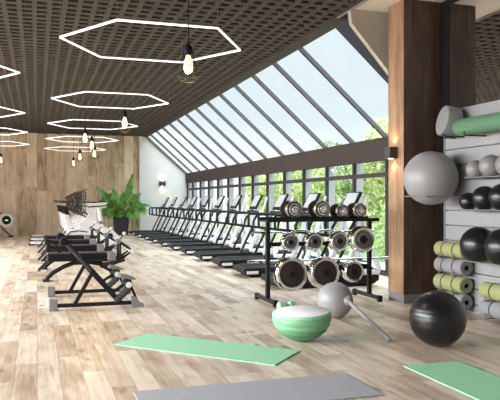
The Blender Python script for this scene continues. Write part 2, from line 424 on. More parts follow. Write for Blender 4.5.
# ------------------------------------------------------------ rolled mats
def rolled(y0, y1, z, r, m, label, grp, xc=None):
    xc = xc or XP-r-.03; o = empty('rolled_mat', (xc, y0, z)); tag(o, label, 'rolled mat', grp); L = y1-y0
    prof = [(r*.30, .0), (r*.9, .0), (r, .012), (r*1.01, L/2), (r, L-.012), (r*.9, L), (r*.30, L), (r*.28, L-.06), (r*.28, .06), (r*.30, 0)]
    q = MB().lathe(prof, 32, RX)
    q.build('mat_body', m, o)
    sw = MB()   # spiral of the roll on the end face
    sw.tube([( (r*.32+(r*.6)*t/40)*math.cos(t*.5), -.001, (r*.32+(r*.6)*t/40)*math.sin(t*.5)) for t in range(41)], .003, 5)
    sw.build('roll_edge', 'baseboard_grey', o)
    MB().lathe([(r*.27, .0), (r*.27, .012)], 20, T((0, .02, 0)) @ RX).build('core', 'strap_black', o)
    for f in (.3, .70): MB().lathe([(r*1.0, -.012), (r*1.03, -.010), (r*1.03, .010), (r*1.0, .012)], 32, T((0, L*f, 0)) @ RX).build('strap', 'strap_black', o)
    s = MB()
    for yy in (y0+.15, y1-.15):
        s.tube([(XP+.005, yy, z-r-.012), (xc-r-.01, yy, z-r-.012), (xc-r-.01, yy, z-r*.4)], .008, 8)
    at(bp, s).build('mat_hook', 'steel_grey', bp)
rr = .105
A, B = 7.52, 8.14
rolled(A, B, .835, rr, 'mat_green', 'rolled lime green mat, topmost of the left stack on the wall', 'rolled mats on the wall')
rolled(A, B, .615, rr, 'mat_grey', 'rolled light grey mat under the topmost lime green one', 'rolled mats on the wall')
rolled(A, B, .378, rr+.005, 'mat_green', 'rolled lime green mat between two grey ones in the left stack', 'rolled mats on the wall')
rolled(A, B, .155, rr, 'mat_grey', 'rolled light grey mat at the bottom of the left stack behind the black floor ball', 'rolled mats on the wall')
rolled(6.45, 7.14, .375, rr, 'mat_green', 'rolled lime green mat near the right photo edge', 'rolled mats on the wall')
rolled(6.45, 7.14, .155, rr, 'mat_grey', 'rolled light grey mat near the right photo edge, below the lime green one', 'rolled mats on the wall')

# ------------------------------------------------------------ rollers on top
o = MB().lathe([(.09, 0), (.108, .012), (.112, .03), (.112, 1.77), (.108, 1.79), (.09, 1.8)], 36, RX).build('foam_roller', 'mint_roller', None, None, (5.33, 5.78, 2.465))
tag(o, 'long mint green foam roller lying high on the white board panel', 'foam roller')
o = MB().lathe([(.19, 0), (.205, .012), (.208, .03), (.208, .20), (.2, .215)], 48, Matrix.Rotation(math.radians(-12), 4, 'Z') @ Matrix.Rotation(math.radians(12), 4, 'Y') @ RY).build('foam_cylinder', 'roller_grey', None, None, (5.25, 7.86, 2.60))
tag(o, 'short thick light grey foam cylinder standing on edge beside the mint roller', 'foam roller')
for yy in (6.3, 7.3): at(bp, MB().tube([(XP+.005, yy, 2.343), (5.21, yy, 2.343), (5.21, yy, 2.39)], .009, 8)).build('roller_hook', 'black_metal', bp)
for yy in (7.76, 7.96): at(bp, MB().tube([(XP+.005, yy, 2.372), (5.24, yy, 2.372), (5.20, yy, 2.40)], .009, 8)).build('roller_hook', 'black_metal', bp)

# ------------------------------------------------------------ sconces
def sconce(loc, nx, ny, label, w=.16, h=.17, p=6):
    o = empty('wall_sconce', loc); tag(o, label, 'wall lamp')
    b = MB()
    if abs(nx): b.box(min(0, nx*.13), max(0, nx*.13), -w/2, w/2, -h/2, h/2, .006)
    else: b.box(-w/2, w/2, min(0, ny*.13), max(0, ny*.13), -h/2, h/2, .006)
    b.build('lamp_box', 'sconce_black', o)
    cx, cy = nx*.07, ny*.07
    for s in (-1, 1):
        MB().box(cx-.03, cx+.03, cy-.03, cy+.03, s*h/2-.004, s*h/2+.004).build('light_slot', 'sconce_glow', o)
        d = bpy.data.lights.new('sconce_light', 'SPOT'); d.energy = p; d.color = (1, .72, .42); d.spot_size = 2.3; d.spot_blend = .8; d.shadow_soft_size = .02
        l = bpy.data.objects.new('sconce_light', d); col.objects.link(l); l.parent = o; l.location = (cx, cy, s*(h/2+.02))
        if s > 0: l.rotation_euler = (PI, 0, 0)
sconce((5.11, 8.86, 2.22), -1, 0, 'square black up and down lamp on the side of the wooden column', p=9)
sconce((5.50, YB-.12, 2.30), 0, -1, 'small dark up and down lamp on the white back wall', .3, .2, p=8)

# ------------------------------------------------------------ ceiling lamps
def hexlamp(x, y, z, label, wires=True):
    R = 1.21; o = empty('hexagonal_lamp', (x, y, z)); tag(o, label, 'ceiling lamp', 'hexagonal tube lamps')
    pts = [(R*math.cos(i*PI/3), R*math.sin(i*PI/3), 0) for i in range(6)]
    b = MB()
    for i in range(6):
        p = Vector(pts[i]); q = Vector(pts[(i+1) % 6]); b.bar(p, q, .016, .016)
    b.build('light_tube', 'lamp_tube', o)
    b = MB()
    for i in range(6):
        p = Vector(pts[i]); q = Vector(pts[(i+1) % 6]); b.bar(p+Vector((0, 0, .016)), q+Vector((0, 0, .013)), .018, .008)
    b.build('lamp_housing', 'white_plastic', o)
    for i in range(6):
        MB().tube([(pts[i][0], pts[i][1], .03), (pts[i][0], pts[i][1], H-z-.001)], .004, 6).build('suspension_wire', 'wire', o)
HZ = 3.6
for i, y in enumerate([8.9, 14.24, 18.85, 23.5, 27.9]):
    hexlamp(1.49, y, HZ, 'glowing white hexagonal tube lamp, %s from the camera in the right row' % ORD[i])
for i, y in enumerate([11.56, 16.8, 21.5, 26.06]):
    hexlamp(-1.48, y, HZ, 'glowing white hexagonal tube lamp, %s from the camera in the left row' % ORD[i])

def make_bulb():
    o = empty('pendant_bulb'); L = 1
    MB().lathe([(0, -.20), (.022, -.195), (.044, -.165), (.050, -.13), (.044, -.08), (.026, -.02), (.022, .0)], 24).build('bulb', 'bulb_glass', o)
    MB().lathe([(.025, -.005), (.040, .0), (.046, .03), (.046, .07), (.034, .095), (.012, .115), (.006, .14)], 24).build('socket', 'black_metal', o)
    c = MB()
    for k in range(8):
        a = k*PI/4; ca, sa = math.cos(a), math.sin(a)
        c.tube([(.042*ca, .042*sa, .06), (.06*ca, .06*sa, -.02), (.125*ca, .125*sa, -.22), (.10*ca, .10*sa, -.27), (.05*ca, .05*sa, -.285)], .0028, 5)
    for rr_, zz in ((.052, .01), (.092, -.12), (.125, -.22), (.05, -.285)):
        c.tube([(rr_*math.cos(j*PI/10), rr_*math.sin(j*PI/10), zz) for j in range(20)], .0028, 5, closed=True)
    c.build('wire_cage', 'cage_black', o)
    return o
bulb0 = make_bulb()
bl = [(1.52, 6.9, 3.04, 'warm bulb in a wire cage hanging alone, nearest the camera'),
      (1.52, 12.25, 3.03, 'warm caged bulb hanging by the right corner of the second hexagonal lamp'),
      (1.04, 15.58, 3.04, 'warm caged bulb hanging leftmost of the three in the middle cluster'),
      (1.34, 17.52, 3.04, 'warm caged bulb hanging in the middle cluster, centre one'),
      (1.64, 20.48, 3.04, 'warm caged bulb hanging lowest right of the middle cluster'),
      (1.32, 22.16, 3.04, 'small warm caged bulb far back before the wood wall, right of the last'),
      (1.32, 26.17, 3.05, 'farthest and lowest warm caged bulb in front of the wood wall'),
      (-1.2, 24.81, 3.04, 'warm caged bulb at the left photo edge in front of the wood wall')]
for i, (x, y, z, lab) in enumerate(bl):
    o = bulb0 if i == 0 else copy_tree(bulb0)
    o.location = (x, y, z); tag(o, lab, 'pendant lamp', 'warm pendant bulbs')
for i, (x, y, z, lab) in enumerate(bl):
    o = [q for q in col.objects if q.name.startswith('pendant_bulb') and abs(q.location.x-x)+abs(q.location.y-y) < .001][0]
    MB().tube([(0, 0, .13), (0, 0, H-z-.001)], .006, 6).build('cord', 'black_metal', o)
    d = bpy.data.lights.new('bulb_light', 'POINT'); d.energy = 34; d.color = (1, .74, .42); d.shadow_soft_size = .06
    l = bpy.data.objects.new('bulb_light', d); col.objects.link(l); l.parent = o; l.location = (0, 0, -.24)

# ------------------------------------------------------------ treadmills (local: x to the window, y away from camera)
def make_treadmill():
    o = empty('treadmill'); Wd = .80
    MB().prism([(0.02, .07), (.10, .03), (1.80, .03), (1.92, .10), (1.92, .19), (1.75, .245), (1.40, .215), (.06, .17), (.0, .13)], .0, Wd, .012).build('deck', 'tread_side', o)
    MB().box(.05, 1.40, .10, Wd-.10, .170, .196, .008).build('running_belt', 'tread_belt', o)
    for y0 in (0.0, Wd-.1): MB().box(.10, 1.40, y0+.005, y0+.095, .165, .205, .008).build('foot_rail', 'pad_grey', o)
    MB().box(-.03, .10, -.006, Wd+.006, .085, .19, .02).build('end_cap', 'machine_grey', o)
    MB().box(.02, .26, -.010, -.002, .07, .13, .003).build('side_badge', 'white_plastic', o)
    for (fx) in (.12, 1.7): MB().box(fx, fx+.08, .08, Wd-.08, 0, .04).build('foot', 'pad_black', o)
    MB().box(1.42, 1.90, .14, Wd-.14, .20, .33, .05).build('motor_cover', 'tread_side', o)
    for y in (.03, Wd-.03):
        fr = MB()
        fr.tube([(1.30, y, .24), (1.90, y, .24), (1.93, y, .30), (1.70, y, .80), (1.60, y, 1.14), (1.56, y, 1.14), (1.50, y, .80), (1.27, y, .30), (1.30, y, .24)], .055, 8)
        fr.build('side_frame', 'white_plastic', o)
        MB().tube([(1.02, y, .20), (1.08, y, .34), (1.34, y, .86), (1.36, y, 1.0), (1.50, y, 1.22)], .030, 8).build('upright', 'machine_grey', o)
        MB().tube([(1.50, y, 1.20), (.92, y, 1.20), (.88, y, 1.16), (.89, y, .92), (.94, y, .90), (1.46, y, .84)], .03, 8).build('handrail', 'machine_grey', o)
    MB().tube([(1.46, .03, 1.22), (1.40, .15, 1.24), (1.40, Wd-.15, 1.24), (1.46, Wd-.03, 1.22)], .03, 8).build('front_bar', 'machine_grey', o)
    # console: tilted panel facing the runner
    c = MB(); a = Vector((1.45, Wd/2, 1.29)); b = Vector((1.645, Wd/2, 1.66))
    c.bar(a, b, .54, .045, up=(-1, 0, .5), bev=.012); con = c.build('console', 'machine_grey', o)
    d = (b-a).normalized(); n = Vector((-d.z, 0, d.x))
    MB().bar(a+d*.07+n*.024, b-d*.03+n*.024, .43, .008, up=n).build('screen', 'screen', con)
    for y in (.0375, Wd-.0375): MB().box(1.42, 1.66, y-.0175, y+.0175, 1.10, 1.20, .01).build('mast_joint', 'white_plastic', o)
    for y in (.05, Wd-.05): MB().bar((1.58, y, 1.14), (1.72, y, 1.60), .03, .05, up=(1, 0, 0), bev=.01).build('mast', 'white_plastic', o)
    return o
tm = make_treadmill()
for i in range(11):
    o = tm if i == 0 else copy_tree(tm)
    o.location = (3.87, 10.58+1.82*i, 0)
    tag(o, 'black and white treadmill behind the dumbbell rack, nearest the column' if i == 0 else
        ('black and white treadmill, farthest of the row, against the white back wall' if i == 10 else
         'black and white treadmill, %s of the row from the wooden column' % ORD[i]), 'treadmill', 'treadmills along the windows')

# ------------------------------------------------------------ dumbbell rack
rk = empty('dumbbell_rack', (4.03, 9.2, 0)); tag(rk, 'black metal three tier weight rack in front of the treadmills', 'weight rack')
def rp(mb, name, m='black_metal', label=None): return at(rk, mb).build(name, m, rk, label)
for x in (3.21, 4.86):
    rp(MB().box(x-.03, x+.03, 9.17, 9.23, .05, 1.2, .004), 'post')
    rp(MB().box(x-.028, x+.028, 8.88, 9.68, .03, .085, .004), 'foot')
    for yy in (8.84, 9.66): rp(MB().box(x-.036, x+.036, yy, yy+.06, 0, .095, .01), 'foot_cap', 'pad_black')
rp(MB().box(3.14, 4.93, 9.02, 9.38, 1.195, 1.22, .004).box(3.14, 4.93, 9.01, 9.035, 1.20, 1.245).box(3.14, 4.93, 9.365, 9.39, 1.20, 1.26), 'shelf')
for z in (.86, .50): rp(MB().box(3.22, 4.85, 9.24, 9.29, z-.03, z+.03, .004), 'crossbar')
PLm = [(3.51, .90, .133), (3.89, .90, .134), (4.29, .90, .151), (4.68, .92, .199)]
PLb = [(3.53, .435, .251), (4.06, .435, .240), (4.53, .44, .160)]
for (x, z, r) in PLm+PLb: rp(MB().tube([(x, 9.27, z), (x, 9.045, z)], .022, 10), 'peg', 'black_metal')
for x in (3.21, 4.86):
    rp(MB().box(x-.02, x+.02, 9.23, 9.42, .995, 1.012).box(x-.02, x+.02, 9.41, 9.42, .995, 1.05), 'bar_hook')
    rp(MB().box(x-.02, x+.02, 9.23, 9.58, .555, .575).box(x-.02, x+.02, 9.57, 9.58, .555, .61), 'bar_hook')

def weight_plate(x, z, r, big, label, grp):
    o = empty('weight_plate', (x, 9.04, z)); tag(o, label, 'weight plate', grp); th = .15 if big else .13
    mod = (lambda a: 1+.014*math.cos(14*a)) if big else None
    ri = r*.78 if big else r*.72
    # local +z of the lathe points to the camera side (-y)
    MB().lathe([(r*.5, -th), (r*.93, -th), (r, -th*.85), (r, -.03), (r*.97, -.008), (r*.9, .004), (ri, .0), (ri*.97, -.012), (.02, -.012)], 60, RXm, mod=mod).build('rim', 'chrome', o)
    MB().lathe([(.0, .002), (ri*.55, .004), (ri*.6, -.002), (ri*.95, -.004), (ri*.965, -.012)], 48, RXm).build('face', 'plate_dark' if big else 'plate_grey', o)
    if not big:
        b = MB(); s = r*.34; b.add([(s, .0, 0), (0, .0, s), (-s, .0, 0), (0, .0, -s), (s, -.02, 0), (0, -.02, s), (-s, -.02, 0), (0, -.02, -s)], [(0, 1, 2, 3), (7, 6, 5, 4), (0, 4, 5, 1), (1, 5, 6, 2), (2, 6, 7, 3), (3, 7, 4, 0)])
        b.build('hub', 'black_metal', o)
    else: MB().lathe([(.05, .0), (.05, .012), (.03, .018), (.0, .018)], 24, RXm).build('hub', 'black_metal', o)
labs = ['leftmost small grey plate with diamond hub on the middle tier', 'second small grey plate from the left on the middle tier', 'third grey plate from the left on the middle tier', 'largest grey plate with diamond hub, right end of the middle tier']
for (x, z, r), l in zip(PLm, labs): weight_plate(x, z, r, False, l, 'grey plates on the middle tier')
labs = ['largest dark plate with scalloped chrome rim, left on the bottom tier', 'large dark plate with scalloped chrome rim, middle of the bottom tier', 'smallest dark plate with chrome rim, right on the bottom tier']
for (x, z, r), l in zip(PLb, labs): weight_plate(x, z, r, True, l, 'dark plates on the bottom tier')

def dumbbell(x, r, label):
    o = empty('dumbbell', (x, 9.2, 1.247+r)); tag(o, label, 'dumbbell', 'chrome dumbbells on the top shelf')
    MB().tube([(0, -.10, 0), (0, .10, 0)], .018, 12).build('handle', 'chrome', o)
    for s, mt in ((-1, RXm), (1, RX)):
        pr = [(.02, 0), (r*.9, 0), (r, .008), (r, .03), (r*.88, .034), (r*.88, .04), (r*.92, .044), (r*.92, .06), (r*.7, .066), (r*.68, .074), (r*.6, .074), (r*.58, .09), (r*.36, .094), (r*.34, .10), (.028, .10), (.026, .125), (.012, .128)]
        MB().lathe(pr, 40, T((0, s*.085, 0)) @ mt).build('weight_head', 'chrome' if s < 0 else 'plate_dark', o)
        MB().lathe([(r*.74, .0655), (r*.86, .0655), (r*.84, .068), (r*.76, .068)], 40, T((0, s*.085, 0)) @ mt).build('grip_ring', 'plate_dark', o)
        MB().lathe([(r*.47, .0905), (r*.56, .0905), (r*.55, .0925), (r*.48, .0925)], 40, T((0, s*.085, 0)) @ mt).build('grip_ring', 'plate_dark', o)
for x, r, l in ((3.57, .130, 'leftmost large chrome and black dumbbell on the rack top'), (4.02, .132, 'second large chrome and black dumbbell from the left on the rack top'),
                (4.35, .104, 'smallest chrome and black dumbbell, third on the rack top'), (4.64, .112, 'rightmost chrome and black dumbbell on the rack top')):
    dumbbell(x, r, l)
# curl bar on the upper hooks, straight bar on the lower ones
pts = [(3.02, 9.34, 1.035), (3.45, 9.34, 1.035), (3.58, 9.34, 1.00), (3.72, 9.34, 1.055), (3.86, 9.34, 1.055), (4.0, 9.34, 1.00), (4.14, 9.34, 1.055), (4.28, 9.34, 1.055), (4.40, 9.34, 1.00), (4.52, 9.34, 1.035), (5.02, 9.34, 1.035)]
o = MB().tube(pts, .0165, 10).build('curl_bar', 'chrome'); tag(o, 'wavy chrome curl bar lying behind the middle tier of the rack', 'barbell bar')
o = MB().tube([(3.0, 9.5, .592), (3.3, 9.5, .592), (3.31, 9.5, .592), (5.25, 9.5, .592), (5.26, 9.5, .592), (5.5, 9.5, .592)], [.022, .022, .016, .016, .022, .022], 12).build('barbell_bar', 'chrome'); tag(o, 'long straight steel barbell bar resting behind the bottom tier of the rack', 'barbell bar')

# ------------------------------------------------------------ things on the floor near the camera
def yoga(pts, m, m2, label, ridges):
    c = Vector((sum(p[0] for p in pts)/4, sum(p[1] for p in pts)/4, 0))
    p = [Vector((*q, 0))-c for q in pts]
    o = MB(); th = .008
    # p0->p3 long side, p0->p1 short side ; ridged surface across the width
    u = p[3]-p[0]; v = p[1]-p[0]; n = ridges*4; vs = []; fs = []
    for i in range(n+1):
        z = th+(.0016 if (i % 4) in (1, 2) else 0)
        a = p[0]+v*(i/n); b = p[3]+(p[2]-p[3])*(i/n); vs += [(a.x, a.y, z), (b.x, b.y, z)]
    for i in range(n): o.cur = 1 if (i % 4) == 3 else 0; o.add(vs[2*i:2*i+4], [(0, 1, 3, 2)])
    o.cur = 0
    k = [p[0], p[1], p[2], p[3]]
    o.add([(q.x, q.y, 0) for q in k]+[(q.x, q.y, th) for q in k], [(0, 1, 2, 3), (0, 4, 5, 1), (1, 5, 6, 2), (2, 6, 7, 3), (3, 7, 4, 0)])
    b = o.build('yoga_mat', [m, m2], None, None, (c.x, c.y, .001)); tag(b, label, 'exercise mat'); return b
yoga([(.76, 7.05), (1.20, 7.52), (2.50, 6.19), (2.06, 5.71)], 'mint', 'mint_groove', 'mint green ridged exercise mat lying diagonally left of the half ball', 12)
yoga([(.72, 4.58), (.72, 5.255), (2.54, 5.255), (2.54, 4.58)], 'grey_mat', 'grey_mat', 'grey exercise mat on the floor at the bottom photo edge', 12)
yoga([(3.16, 3.5), (3.16, 5.32), (3.74, 5.32), (3.74, 3.5)][0:1] + [(3.74, 3.5), (3.74, 5.33), (3.16, 5.33)], 'mint', 'mint_groove', 'mint green ridged exercise mat at the lower right photo corner', 12)

# half ball trainer, flat side up, leaning slightly
bo = empty('balance_trainer', (2.71, 6.66, 0)); tag(bo, 'mint green half ball balance trainer with white top, flat side up', 'balance trainer')
MT = T((0, 0, .325)) @ Matrix.Rotation(math.radians(4), 4, 'Y') @ Matrix.Rotation(math.radians(2), 4, 'X') @ Matrix.Rotation(PI, 4, 'X') @ T((0, 0, .03))
MT = T((0, 0, .315)) @ Matrix.Rotation(math.radians(-2.5), 4, 'Y') @ Matrix.Rotation(math.radians(2), 4, 'X')
R = .315
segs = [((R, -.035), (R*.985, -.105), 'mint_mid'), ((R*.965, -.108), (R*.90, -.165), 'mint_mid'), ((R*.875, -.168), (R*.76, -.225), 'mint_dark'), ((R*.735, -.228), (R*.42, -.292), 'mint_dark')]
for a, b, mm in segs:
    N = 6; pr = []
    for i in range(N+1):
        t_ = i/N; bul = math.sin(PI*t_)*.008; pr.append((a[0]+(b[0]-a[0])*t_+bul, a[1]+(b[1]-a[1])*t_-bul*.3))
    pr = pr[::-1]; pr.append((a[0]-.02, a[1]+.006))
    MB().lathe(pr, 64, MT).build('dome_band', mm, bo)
MB().lathe([(R*.97, -.038), (R*1.0, -.03), (R*1.005, -.012), (R*.99, .0), (R*.965, .003), (R*.95, -.002), (0.001, -.006)], 64, MT).build('rim', 'mint', bo)
MB().lathe([(R*.955, -.012), (R*.955, .001), (R*.94, .004), (0.001, .005)], 64, MT).build('platform', 'bosu_white', bo)
MB().lathe([(R*.40, -.292), (R*.2, -.308), (.001, -.312)][::-1], 48, MT).build('base_cap', 'mint_dark', bo)

# small mint dumbbell behind
db = empty('hex_dumbbell', (3.28, 8.62, 0), math.radians(10)); tag(db, 'small mint green hexagonal dumbbell on the floor behind the half ball', 'dumbbell')
for s in (-1, 1): MB().lathe([(.05, -.045), (.062, -.035), (.062, .035), (.05, .045)], 6, T((s*.085, 0, .055)) @ RY @ Matrix.Rotation(PI/6, 4, 'Z'), smooth=False).build('weight_head', 'mint', db)
MB().tube([(-.06, 0, .055), (.06, 0, .055)], .016, 12).build('handle', 'mint_mid', db)

# grey ball with stick
pb = empty('stick_ball', (3.65, 7.83, 0)); tag(pb, 'grey exercise ball with a straight grey pole stuck in its side, behind the half ball', 'exercise ball')
MB().lathe(ballprof(.23, 28, .23), 48).build('ball', 'ball_grey', pb)
p1 = Vector((3.55-3.65, 6.26-7.83, .028)); c0 = Vector((.02, .0, .23)); dr = (Vector((3.72-3.65, 7.60-7.83, .245))-p1).normalized()
c1 = Vector((.07, -.23, .245))
mt = T(c1) @ dr.to_track_quat('Z', 'Y').to_matrix().to_4x4()
MB().lathe([(.03, -.06), (.05, -.045), (.062, -.01), (.064, .03), (.055, .07)], 28, mt).build('collar', 'ball_pale', pb)
MB().tube([p1, p1+dr*.02, c1-dr*.03], [.024, .026, .026], 14).build('pole', 'roller_grey', pb)

ball('exercise_ball', .287, (3.94, 5.97, .287), 'ball_black', 'large glossy black ribbed exercise ball on the floor before the rolled mats', 'exercise ball', rings=14)

# ------------------------------------------------------------ sit-up frames and padded benches (local x = world x)
def situp():
    o = empty('sit_up_frame')
    def p(mb, name, m, par=o, label=None): return mb.build(name, m, par, label)
    p(MB().bar((.20, 0, .065), (1.36, 0, .065), .055, .05), 'base_beam', 'machine_grey')
    p(MB().box(.15, .27, -.06, .06, 0, .155, .012), 'foot_block', 'steel_grey')
    p(MB().prism([(1.27, .0), (1.44, .0), (1.44, .05), (1.38, .07), (1.35, .15), (1.27, .15)], -.06, .06, .008), 'foot_block', 'steel_grey')
    p(MB().bar((.40, 0, .885), (1.12, 0, .07), .07, .07), 'sloped_rail', 'machine_grey')
    p(MB().bar((.35, 0, .945), (.72, 0, .53), .17, .05, bev=.02), 'back_pad', 'pad_grey')
    p(MB().lathe([(.03, -.1), (.055, -.09), (.06, 0), (.055, .09), (.03, .1)], 24, T((.35, 0, .945)) @ RX), 'head_roll', 'pad_black')
    p(MB().bar((.50, 0, .08), (.73, 0, .50), .05), 'strut', 'machine_grey')
    p(MB().tube([(.30, .1, .80), (.22, .12, .86), (.12, .16, .90)], .014, 8), 'grip', 'machine_grey')
    p(MB().tube([(.30, -.1, .80), (.22, -.12, .86), (.12, -.16, .90)], .014, 8), 'grip', 'machine_grey')
    p(MB().bar((.98, 0, .20), (1.21, 0, .35), .04), 'roller_arm', 'machine_grey')
    p(MB().tube([(1.21, -.2, .34), (1.21, .2, .34)], .014, 10), 'axle', 'chrome')
    for s in (-1, 1):
        r = p(MB().lathe([(.03, -.085), (.048, -.075), (.052, 0), (.048, .075), (.03, .085)], 24, T((1.21, s*.13, .34)) @ RX), 'roller_pad', 'pad_black')
        MB().lathe([(.02, 0), (.042, .0), (.04, .012), (.012, .014)], 24, T((1.21, s*.215, .34)) @ (RXm if s < 0 else RX)).build('cap', 'white_plastic', r)
    p(MB().prism([(1.08, .43), (1.12, .47), (1.20, .46), (1.31, .42), (1.33, .39), (1.26, .40), (1.18, .41)], -.10, .10, .01), 'foot_plate', 'steel_grey')
    p(MB().bar((1.04, 0, .09), (1.25, 0, .27), .15, .08, bev=.03), 'shin_pad', 'pad_grey')
    p(MB().tube([(1.25, 0, .40), (1.27, 0, .28), (1.34, 0, .12)], .018, 8), 'front_post', 'machine_grey')
    return o
def padded():
    o = empty('padded_bench')
    def p(mb, name, m, par=o, label=None): return mb.build(name, m, par, label)
    p(MB().box(.18, .72, -.20, .20, .37, .50, .025), 'seat_pad', 'pad_black')
    p(MB().box(.19, .70, -.19, .19, .503, .53, .012), 'seat_top', 'pad_grey')
    p(MB().box(.72, 1.28, -.15, .15, .40, .50, .025), 'bench_pad', 'pad_black')
    p(MB().box(.73, 1.27, -.14, .14, .50, .525, .010), 'pad_top', 'pad_grey')
    for s in (-1, 1):
        y = s*.19
        p(MB().tube([(.70, y, .38), (1.42, y, .38), (1.58, y, .43), (1.75, y, .55), (1.49, y, .73)], .026, 10), 'arm_frame', 'machine_grey')
        p(MB().tube([(1.51, y, .40), (1.51, y, .70)], .024, 10), 'arm_post', 'machine_grey')
        p(MB().box(1.28, 1.43, y-.045, y+.045, .37, .52, .012), 'arm_sleeve', 'steel_grey')
        p(MB().lathe([(.02, -.04), (.056, -.034), (.060, 0), (.056, .034), (.02, .04)], 20, T((1.755, y, .55)) @ RX), 'end_knob', 'white_plastic')
        if s < 0:
            p(MB().lathe([(.02, -.035), (.052, -.03), (.052, .03), (.02, .035)], 20, T((1.47, y, .735)) @ RX), 'pivot_knob', 'steel_grey')
            lv = p(MB().tube([(1.49, y, .75), (1.58, y, .86)], .011, 8), 'lever', 'black_metal')
            MB().lathe(ballprof(.034, 10), 16, T((1.59, y, .88))).build('ball_knob', 'white_plastic', lv)
    p(MB().tube([(.16, 0, .0), (.18, 0, .06), (.30, 0, .16), (.48, 0, .26), (.66, 0, .325), (.96, 0, .33), (1.14, 0, .30), (1.36, 0, .16), (1.42, 0, .0)], .042, 10), 'curved_leg', 'machine_grey')
    for y in (-.17, .17): p(MB().tube([(.20, y, .40), (.12, y, .30), (.02, y, .20)], .014, 8), 'grip', 'machine_grey')
    p(MB().box(.10, .22, -.16, .16, 0, .03, .008), 'foot_plate', 'machine_grey')
    p(MB().box(1.36, 1.48, -.16, .16, 0, .03, .008), 'foot_plate', 'machine_grey')
    p(MB().tube([(1.20, 0, .28), (1.40, 0, .30), (1.62, 0, .37)], .04, 10), 'ankle_roll', 'pad_grey')
    return o
b0 = situp()
for i, (y, l) in enumerate([(9.5, 'dark grey sit up frame with sloping rail, nearest the camera, its whole base visible'), (10.9, 'dark grey sit up frame with sloping rail, directly behind the nearest one')]):
    o = b0 if i == 0 else copy_tree(b0)
    o.location = (0, y, 0); tag(o, l, 'sit up bench', 'sit up frames')
b0 = padded()
for i, (y, l) in enumerate([(13.07, 'low black padded bench with white end knobs, right behind the sloping frames'), (15.4, 'low black padded bench with white end knobs, second of the padded row'), (17.55, 'low black padded bench with white end knobs, third of the padded row'), (19.7, 'low black padded bench with white end knobs, last before the white bikes')]):
    o = b0 if i == 0 else copy_tree(b0)
    o.location = (0, y, 0); tag(o, l, 'exercise bench', 'padded benches')

